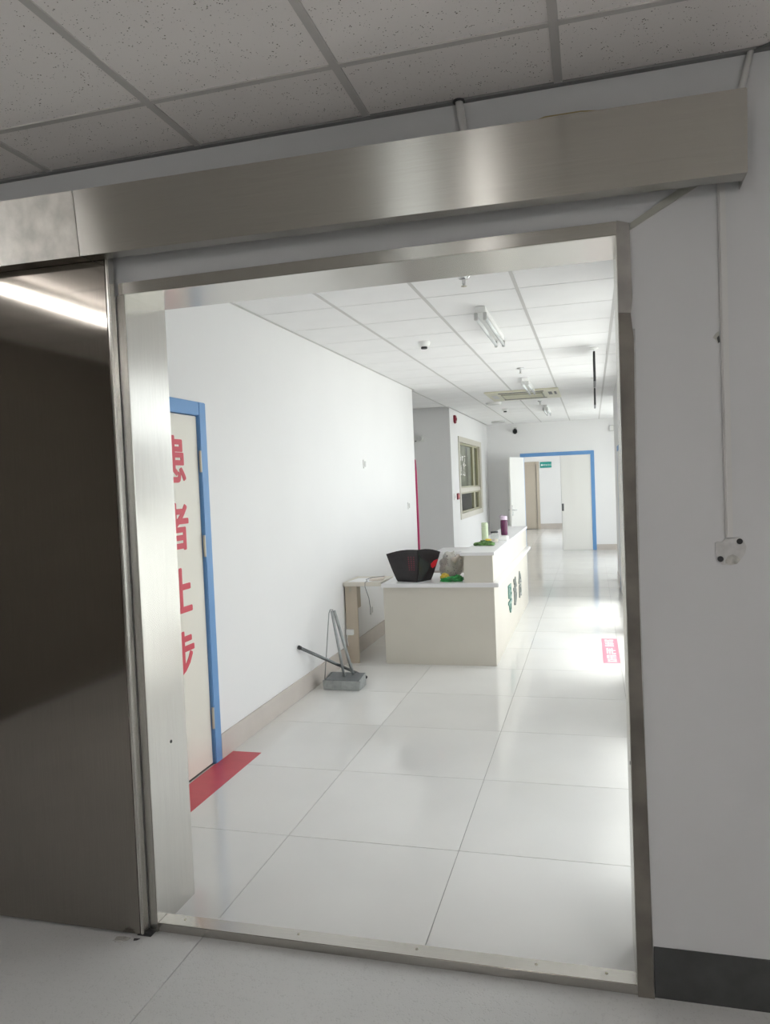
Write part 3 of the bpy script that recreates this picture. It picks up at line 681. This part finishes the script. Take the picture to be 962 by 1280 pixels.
# ------------------------------------------------------------------ booth window (left, beyond the passage)
wn = thing('window_1', (-2.3, 14.4, WB), 'cream framed sliding window in the white booth wall', None, None, 'structure')
t = .10
mb = MB().box(-2.32, -2.205, WY0, WY1, WT - t, WT).box(-2.32, -2.205, WY0, WY1, WB, WB + t).box(-2.32, -2.205, WY0, WY0 + t, WB + t, WT - t).box(-2.32, -2.205, WY1 - .22, WY1, WB + t, WT - t)
mb.build('window_frame', 'alu_frame', wn)
B(-2.31, -2.225, WY0 + t, WY1 - .22, 1.40, 1.475).build('transom', 'alu_frame', wn)
for ya, yb, zb, zt in ((WY0 + t, 14.95, 1.475, WT - t), (14.95, WY1 - .22, 1.475, WT - t), (WY0 + t, 14.95, WB + t, 1.40), (14.95, WY1 - .22, WB + t, 1.40)):
    s = MB().box(-2.30, -2.25, ya, ya + .09, zb, zt).box(-2.30, -2.25, yb - .09, yb, zb, zt).box(-2.30, -2.25, ya + .09, yb - .09, zb, zb + .03).box(-2.30, -2.25, ya + .09, yb - .09, zt - .03, zt).build('sash', 'olive_frame', wn)
    B(-2.278, -2.272, ya + .09, yb - .09, zb + .03, zt - .03).build('pane', 'clear_pane', s)
dm = MB(); rnd = random.Random(3)
for k in range(26):   # frosted sticker marks on the upper pane
    y = rnd.uniform(13.45, 14.05); z = rnd.choice((1.72, 1.80, 1.88, 1.96, 2.04)) + rnd.uniform(-.03, .03); w, h = rnd.choice(((.10, .018), (.025, .07)))
    dm.box(-2.2715, -2.2705, y, y + w, z, z + h)
dm.build('sticker_marks', 'white_print', wn)
cu = MB(); n = 26
for k in range(n + 1):
    y = 14.05 + (15.45 - 14.05) * k / n; x = -2.40 + .03 * math.sin(k * 1.9)
    cu.v += [(x, y, 1.42), (x, y, 2.32), (x - .004, y, 1.42), (x - .004, y, 2.32)]
for k in range(n):
    a = 4 * k; b = a + 4; cu.f += [(a, b, b + 1, a + 1), (a + 3, b + 3, b + 2, a + 2), (a + 1, b + 1, b + 3, a + 3), (a + 2, b + 2, b, a)]
tag(cu.build('curtain', 'curtain'), 'olive curtain hanging behind the booth window', 'curtain')
eq = thing('desk_equipment', (-2.62, 14.0, .93), 'dark office equipment behind the lower booth window', 'equipment')
B(-2.85, -2.50, 13.3, 15.5, .86, .90).build('shelf', 'room_grey', eq); B(-2.74, -2.62, 13.6, 13.95, .90, 1.34).build('screen', 'dark_plastic', eq); B(-2.70, -2.55, 14.05, 14.2, .90, 1.30).build('tower', 'dark_plastic', eq); B(-2.72, -2.6, 14.3, 14.6, .90, 1.22).build('carton', 'white_plastic', eq)
MB().box(-2.84, -2.82, 13.3, 15.5, 0, .86).build('support_panel', 'room_grey', eq)

# wall devices
def onwall(name, label, cat, loc): return thing(name, loc, label, cat)
al = onwall('fire_alarm_sounder', 'dark red fire alarm sounder high beside the booth window', 'alarm', (-2.22, 12.72, 2.65))
MB().prism([(12.66, 2.60), (12.72, 2.58), (12.78, 2.60), (12.80, 2.67), (12.78, 2.72), (12.66, 2.72)], 'x', -2.22, -2.185).build('housing', 'maroon_plastic', al, bevel=.006)
MB().tube([(-2.185, 12.73, 2.655), (-2.172, 12.73, 2.655)], [.035, .022], 14).build('horn', 'maroon_plastic', al)
pc = onwall('fire_call_point', 'red square fire call point left of the booth window', 'call point', (-2.22, 12.90, 1.345))
B(-2.22, -2.198, 12.72, 12.90, 1.29, 1.40).build('housing', 'maroon_plastic', pc, bevel=.006); B(-2.198, -2.196, 12.76, 12.86, 1.32, 1.37).build('press_plate', 'red_plastic', pc)
sw = onwall('door_button', 'small white push button plate beside the red call point', 'button', (-2.22, 12.58, 1.345))
B(-2.22, -2.210, 12.46, 12.58, 1.29, 1.40).build('plate', 'white_plastic', sw, bevel=.003); B(-2.210, -2.206, 12.50, 12.54, 1.32, 1.37).build('push_button', 'grey_plastic', sw, bevel=.001)
em = onwall('emergency_light', 'twin-head emergency light on the grey passage wall', 'emergency light', (-2.75, 12.3, 2.33))
B(-2.92, -2.66, 12.24, 12.30, 2.28, 2.38).build('housing', 'white_plastic', em, bevel=.01); 
for x in (-2.72, -2.86): MB().tube([(x, 12.24, 2.335), (x, 12.20, 2.33)], [.035, .042], 14).build('lamp_head', 'grey_plastic', em)
B(-2.80, -2.78, 12.235, 12.24, 2.285, 2.30).build('test_button', 'dark_plastic', em)
cm = onwall('security_camera', 'black dome-style security camera on the far wall', 'camera', (-1.588, YF, 2.65))
B(-1.62, -1.555, YF - .02, YF, 2.66, 2.73).build('bracket', 'grey_plastic', cm); MB().tube([(-1.588, YF - .02, 2.69), (-1.585, YF - .08, 2.67)], .02, 12).build('arm', 'dark_plastic', cm)
B(-1.635, -1.54, YF - .17, YF - .07, 2.58, 2.69).build('camera_body', 'dark_plastic', cm, bevel=.02)
MB().tube([(-1.588, YF - .168, 2.63), (-1.588, YF - .19, 2.625)], .03, 14).build('lens', 'black_gloss', cm)
ab = onwall('junction_box', 'small grey box high on the far wall right corner', 'junction box', (.44, YF, 2.6))
B(.385, .49, YF - .05, YF, 2.535, 2.66).build('housing', 'grey_plastic', ab, bevel=.006); B(.40, .475, YF - .055, YF - .05, 2.55, 2.645).build('cover', 'white_plastic', ab)

# ------------------------------------------------------------------ far double door
d3 = thing('door_3', (-.72, YF, 0), 'white double door in a blue frame, left leaf open', None, None, 'structure')
MB().box(FX0, FX0 + FWD, YF - .014, YF + .13, 0, FZ).box(FX1 - FWD, FX1, YF - .014, YF + .13, 0, FZ).box(FX0 + FWD, FX1 - FWD, YF - .014, YF + .13, FZ - FWD, FZ).build('door_frame', 'blue_frame', d3, bevel=.004)
rl = B(-.645, FX1 - FWD - .003, YF + .002, YF + .042, .006, FZ - FWD - .004).build('door_leaf', 'door_white', d3, bevel=.002)
B(-.648, -.6455, YF + .0, YF + .044, .006, FZ - FWD - .004).build('edge_seal', 'dark_tube', rl)
MB().box(-.644, -.60, YF - .004, YF + .002, .86, 1.02).build('lock_plate', 'dark_tube', rl)
hx, hy = FX0 + FWD + .003, YF + .002
fx_, fy_ = -1.662, 16.16
dv = Vector((fx_ - hx, fy_ - hy, 0)); ln = dv.length; dv.normalize(); nv = Vector((-dv.y, dv.x, 0))
if nv.x < 0: nv = -nv
def obox(mb, a0, a1, n0, n1, z0, z1):
    n = len(mb.v); o = Vector((hx, hy, 0))
    for z in (z0, z1):
        for a, q in ((a0, n0), (a1, n0), (a1, n1), (a0, n1)): mb.v.append(tuple(o + dv * a + nv * q + Vector((0, 0, z))))
    mb.f += [tuple(n + i for i in q) for q in ((0, 3, 2, 1), (4, 5, 6, 7), (0, 1, 5, 4), (1, 2, 6, 5), (2, 3, 7, 6), (3, 0, 4, 7))]
    return mb
ol = obox(MB(), 0, ln, -.04, 0, .006, FZ - FWD - .004).build('door_leaf', 'door_white', d3, bevel=.002)
for s, q in ((0, .004), (-.04, -.044)):
    obox(MB(), ln - .085, ln - .045, min(s, q), max(s, q), .82, 1.04).build('handle_plate', 'chrome', ol)
    q2 = .045 if s == 0 else -.085
    o_ = Vector((hx, hy, 0)); a = o_ + dv * (ln - .065) + nv * s + Vector((0, 0, .94)); b_ = o_ + dv * (ln - .065) + nv * q2 + Vector((0, 0, .94)); c2 = o_ + dv * (ln - .19) + nv * q2 + Vector((0, 0, .935))
    MB().tube([a, b_, c2], .010, 10).build('lever_handle', 'chrome', ol)
# beige door and exit sign beyond
d5 = thing('door_5', (-1.85, YFAR, 0), 'beige door in a beige frame at the end beyond the double door', None, None, 'structure')
MB().box(-1.66, -1.575, YFAR - .03, YFAR + .1, 0, 2.10).box(-2.15, -2.08, YFAR - .03, YFAR + .1, 0, 2.10).box(-2.08, -1.66, YFAR - .03, YFAR + .1, 2.03, 2.10).build('door_frame', 'beige_door', d5, bevel=.004)
B(-2.08, -1.663, YFAR + .01, YFAR + .05, .01, 2.028).build('door_leaf', 'beige_door', d5)
B(-1.668, -1.66, YFAR - .028, YFAR + .012, .01, 2.03).build('edge_seal', 'dark_tube', d5)
ex = thing('exit_sign', (-1.33, YFAR - .02, 1.92), 'small green exit sign beside the beige end door', 'exit sign')
bd = B(-1.535, -1.19, YFAR - .03, YFAR, 1.90, 2.08).build('sign_body', 'exit_green', ex, bevel=.004)
text_mesh('lettering', '安全出口', .062, 'white_print', bd, M_face_ny(-1.31, YFAR - .0312, 1.985))
MB().prism([(-1.515, 1.985), (-1.475, 2.03), (-1.475, 2.00), (-1.44, 2.00), (-1.44, 1.97), (-1.475, 1.97), (-1.475, 1.94)], 'y', YFAR - .0315, YFAR - .0305).build('arrow_mark', 'white_print', bd)

# right wall door (only its blue head shows)
d4 = thing('door_4', (XR, 10.6, 0), 'blue framed side door at the far end of the right wall', None, None, 'structure')
MB().box(XR - .001, XR + .12, RD0, RD0 + .07, 0, RDZ).box(XR - .001, XR + .12, RD1 - .07, RD1, 0, RDZ).box(XR - .004, XR + .12, RD0 + .07, RD1 - .07, RDZ - .07, RDZ).build('door_frame', 'blue_frame', d4, bevel=.003)
B(XR - .0005, XR + .05, RD0 + .07, RD1 - .07, .008, RDZ - .072).build('door_leaf', 'door_white', d4)

# floor sign
fs = thing('floor_sign', (.12, 7.2, 0), 'red floor sticker with white characters near the right wall', 'floor sticker')
MB().prism([(.050, 6.69), (.190, 6.70), (.194, 7.70), (.044, 7.70)], 'z', 0, .001).build('sheet', 'pink_sheet', fs)
mk = MB()
for (a, b, y0, y1) in ((.075, .155, 7.60, 7.64), (.075, .15, 7.52, 7.555), (.078, .155, 7.44, 7.475), (.075, .155, 7.355, 7.39), (.10, .112, 7.34, 7.64),
                       (.085, .10, 7.06, 7.27), (.108, .12, 7.04, 7.25), (.128, .14, 7.04, 7.27), (.142, .165, 7.04, 7.07), (.085, .165, 7.16, 7.185),
                       (.085, .165, 6.97, 6.995), (.085, .10, 6.86, 6.99), (.10, .165, 6.92, 6.94), (.085, .165, 6.865, 6.885), (.118, .13, 6.80, 6.99),
                       (.088, .165, 6.80, 6.83), (.088, .165, 6.74, 6.765), (.095, .105, 6.73, 6.84), (.15, .16, 6.73, 6.84)):
    mk.box(a, b, y0, y1, .001, .0014)
mk.build('character_print', 'white_print', fs)

# ------------------------------------------------------------------ ceiling fittings of the corridor
def tube_light(x, y0, y1, label, m, ceil=ZI, group='batten tube lights', bw=.035, sides=(-1, 1)):
    o = thing('tube_light', (x, (y0 + y1) / 2, ceil), label, 'tube light', group)
    B(x - bw, x + bw, y0, y1, ceil - .045, ceil - .0035).build('batten', 'white_plastic', o, bevel=.003)
    for s in sides:
        for y in (y0 + .012, y1 - .012): B(x + s * .031 - .012, x + s * .031 + .012, y - .014, y + .014, ceil - .098, ceil - .045).build('end_holder', 'grey_plastic', o, bevel=.003)
        MB().tube([(x + s * .031, y0 + .026, ceil - .078), (x + s * .031, y1 - .026, ceil - .078)], .014, 12).build('tube', m, o, smooth=True)
tube_light(-.708, 5.26, 6.42, 'unlit twin tube light nearest the doorway on the corridor ceiling', 'tube_off')
tube_light(-.735, 9.20, 10.36, 'unlit twin tube light just before the ceiling air unit', 'tube_off')
tube_light(-.712, 12.88, 14.04, 'unlit twin tube light furthest along, beyond the ceiling air unit', 'tube_off')
tube_light(-2.97, .25, 1.42, 'lit single tube light on the near room ceiling, left of the door', 'tube_lit_dim', ZC - .001, bw=.016, sides=(0,))
tube_light(-.72, -1.9, -.72, 'lit twin tube light on the near room ceiling, behind the viewer at the middle', 'tube_lit', ZC - .001)
tube_light(1.6, -1.6, -.4, 'lit twin tube light on the near room ceiling, behind the viewer at the right', 'tube_lit', ZC - .001)  # extra lamp out of view, added to lift the near floor and ceiling
def sprinkler(x, y, label):
    o = thing('sprinkler', (x, y, ZI), label, 'sprinkler', 'ceiling sprinklers')
    MB().lathe([(.036, 0), (.038, -.004), (.028, -.014), (.012, -.016)], (x, y, ZI - .0001), 18).build('escutcheon', 'chrome', o)
    MB().lathe([(.011, -.016), (.010, -.045), (.007, -.050)], (x, y, ZI), 12).build('head', 'chrome', o)
    MB().lathe([(.017, -.056), (.018, -.058), (.004, -.062)], (x, y, ZI), 16).build('deflector', 'hinge_steel', o); MB().tube([(x, y, ZI - .05), (x, y, ZI - .057)], .004, 8).build('stem', 'chrome', o)
sprinkler(-.692, 4.47, 'chrome sprinkler nearest the doorway head'); sprinkler(-.716, 8.40, 'chrome sprinkler in front of the second tube light'); sprinkler(-.75, 12.17, 'chrome sprinkler beyond the ceiling air unit')
def detector(x, y, label, r=.055):
    o = thing('smoke_detector', (x, y, ZI), label, 'smoke detector', 'smoke detectors')
    MB().lathe([(r, 0), (r, -.012), (r * .8, -.034), (r * .62, -.042)], (x, y, ZI - .0001), 22).build('base', 'white_plastic', o)
    MB().lathe([(r * .5, -.042), (r * .5, -.056), (r * .42, -.060)], (x, y, ZI), 18).build('sensor_head', 'dark_plastic', o)
detector(-1.352, 6.40, 'white smoke detector with dark centre left of the first tube light'); detector(-1.40, 13.15, 'white smoke detector behind the ceiling air unit')
sp = thing('ceiling_speaker', (-1.45, 11.95, ZI), 'round white ceiling speaker behind the ceiling air unit', 'speaker')
MB().lathe([(.12, 0), (.125, -.006), (.11, -.03), (.10, -.032)], (-1.45, 11.98, ZI - .0001), 26).build('rim', 'white_plastic', sp); MB().lathe([(.095, -.032), (.06, -.036)], (-1.45, 11.98, ZI), 22).build('grille', 'grey_plastic', sp)
vd = thing('ceiling_downlight', (-1.85, 16.0, ZI), 'flat grey ceiling disc by the far wall', 'ceiling disc')
MB().lathe([(.15, 0), (.15, -.02), (.12, -.032)], (-1.85, 15.95, ZI - .0001), 26).build('disc', 'grey_plastic', vd)
ac = thing('ceiling_air_conditioner', (-.89, 10.95, ZI), 'cream cassette air conditioner set in the corridor ceiling', 'air conditioner')
B(-1.40, -.40, 10.46, 11.62, ZI - .022, ZI - .0005).build('panel', 'ac_cream', ac, bevel=.006)
B(-1.20, -.62, 10.75, 11.30, ZI - .034, ZI - .022).build('intake_grille', 'ac_grille', ac, bevel=.004)
for k in range(9): B(-1.18, -.64, 10.78 + k * .058, 10.80 + k * .058, ZI - .038, ZI - .034).build('louvre', 'ac_cream', ac)
B(-1.22, -.60, 10.56, 10.66, ZI - .024, ZI - .022).build('outlet_slot', 'dark_plastic', ac); B(-1.22, -.60, 11.42, 11.52, ZI - .024, ZI - .022).build('outlet_slot', 'dark_plastic', ac)
B(-.55, -.50, 10.75, 11.1, ZI - .024, ZI - .022).build('outlet_slot', 'dark_plastic', ac); B(-.47, -.44, 10.75, 11.1, ZI - .024, ZI - .022).build('outlet_slot', 'dark_plastic', ac)
B(-1.34, -1.26, 10.8, 11.25, ZI - .024, ZI - .022).build('outlet_slot', 'grey_plastic', ac)
def hanging_sign(x, y, z0, z1, label, ln=.55):
    o = thing('hanging_sign', (x, y, ZI), label, 'hanging sign', 'hanging signs seen edge-on')
    MB().lathe([(.045, 0), (.045, -.008), (.02, -.02), (.008, -.022)], (x, y, ZI - .0001), 18).build('canopy', 'white_plastic', o)
    for s in (-1, 1): MB().tube([(x, y, ZI - .015), (x, y + s * .12, z1)], .003, 6).build('wire', 'grey_plastic', o)
    B(x - .010, x + .010, y - ln / 2, y + ln / 2, z0, z1).build('board', 'dark_plastic', o, bevel=.002)
hanging_sign(.053, 7.45, 2.47, 2.74, 'black hanging board seen edge-on, the nearer of two'); hanging_sign(.065, 9.75, 2.46, 2.66, 'black hanging board seen edge-on, the farther of two')

# ------------------------------------------------------------------ near wall fittings
cd = thing('cable_duct', (.383, YW0, 1.42), 'pale plastic cable duct running down the right wall', 'cable duct')
B(.3725, .3935, YW0 - .010, YW0, 1.42, 2.45).build('duct_base', 'conduit_pvc', cd, bevel=.002); B(.3765, .3885, YW0 - .0135, YW0 - .010, 1.425, 2.45).build('duct_lid', 'conduit_pvc', cd, bevel=.001)
ho = thing('patched_box_hole', (.386, YW0, 1.375), 'rough patched hole with two dark screw holes below the duct', 'wall patch')
poly = [(.345, 1.405), (.352, 1.408), (.362, 1.407), (.372, 1.416), (.392, 1.418), (.412, 1.420), (.422, 1.410), (.429, 1.392), (.425, 1.372), (.414, 1.355), (.404, 1.343), (.385, 1.338), (.362, 1.340), (.352, 1.352), (.345, 1.375)]
MB().prism(poly, 'y', YW0 - .004, YW0).build('plaster_patch', 'plaster_patch', ho)
MB().prism([(.371, 1.352), (.380, 1.366), (.392, 1.370), (.404, 1.364), (.412, 1.354), (.402, 1.342), (.386, 1.339), (.372, 1.344)], 'y', YW0 - .0055, YW0 - .004).build('raw_plaster', 'plaster_raw', ho)
for x, z in ((.411, 1.408), (.358, 1.357)): MB().tube([(x, YW0 - .0065, z), (x, YW0 - .004, z)], .0085, 12).build('screw_hole', 'dark_plastic', ho)
ch = thing('wall_chip', (.366, YW0, 2.0), 'small dark chip in the wall beside the cable duct', 'wall chip')
MB().prism([(.352, 2.005), (.360, 2.016), (.368, 2.022), (.372, 1.995), (.366, 1.985), (.360, 1.998)], 'y', YW0 - .0015, YW0).build('chip', 'plaster_raw', ch)
MB().prism([(.363, 2.003), (.369, 2.010), (.371, 1.990), (.366, 1.988)], 'y', YW0 - .0025, YW0 - .0015).build('chip_core', 'dark_plastic', ch)
ss = MB().prism([(.131, 2.342), (.131, 2.361), (.285, 2.452), (.336, 2.452)], 'y', YW0 - .006, YW0).build('diagonal_strip', 'strip_olive'); tag(ss, 'olive grey strip running diagonally from the door casing up', 'strip')
p1 = thing('wall_pipe', (-.36, 2.385, 2.66), 'short white pipe between ceiling and the middle of the track cover', 'pipe')
MB().tube([(-.346, 2.386, 2.655), (-.364, 2.384, 2.799)], .0125, 14).build('pipe', 'conduit_pvc', p1, smooth=True); MB().lathe([(.019, 0), (.019, .004)], (-.364, 2.382, ZC - .008), 16).build('ceiling_hole_ring', 'dark_plastic', p1)
p2 = thing('wall_pipe', (.45, 2.385, 2.66), 'thin pale pipe above the right end of the track cover', 'pipe')
MB().tube([(.430, 2.388, 2.655), (.447, 2.388, 2.72), (.468, 2.388, 2.797)], .009, 12).build('pipe', 'conduit_pvc', p2, smooth=True)
wi = MB().tube([(.474, 2.384, 2.796), (.52, 2.36, 2.796), (.62, 2.33, 2.796)], .003, 6).build('ceiling_wire', 'dark_tube', smooth=True); tag(wi, 'thin dark wire at the ceiling edge by the right pipe', 'wire')
yc = MB().tube([(-.14, 2.285, 2.650), (-.10, 2.272, 2.654), (0, 2.271, 2.653), (.08, 2.285, 2.649)], .002, 6).build('yellow_cable', 'cable_yellow', smooth=True); tag(yc, 'yellowish cable lying on top of the track cover', 'cable')

# torn bits below the sliding door
db = thing('floor_debris', (-1.68, 2.32, 0), 'torn curled scrap on the floor below the sliding door', 'debris')
MB().prism([(-1.725, 2.335), (-1.70, 2.342), (-1.668, 2.338), (-1.672, 2.322), (-1.690, 2.312), (-1.715, 2.306), (-1.722, 2.318)], 'z', .0, .002).build('scrap', 'plaster_raw', db)
MB().tube([(-1.722, 2.309, .003), (-1.705, 2.305, .005), (-1.694, 2.311, .004), (-1.684, 2.310, .003)], .0022, 6).build('curl', 'plaster_patch', db)
MB().prism([(-1.655, 2.338), (-1.632, 2.341), (-1.638, 2.331), (-1.650, 2.326)], 'z', .0, .0018).build('scrap', 'dark_plastic', db)

# ground outside the windows
tag(B(-40, 60, -40, 60, -0.40, -0.13).build('ground', 'outdoor_ground'), 'pale ground outside the building', None, None, 'structure')
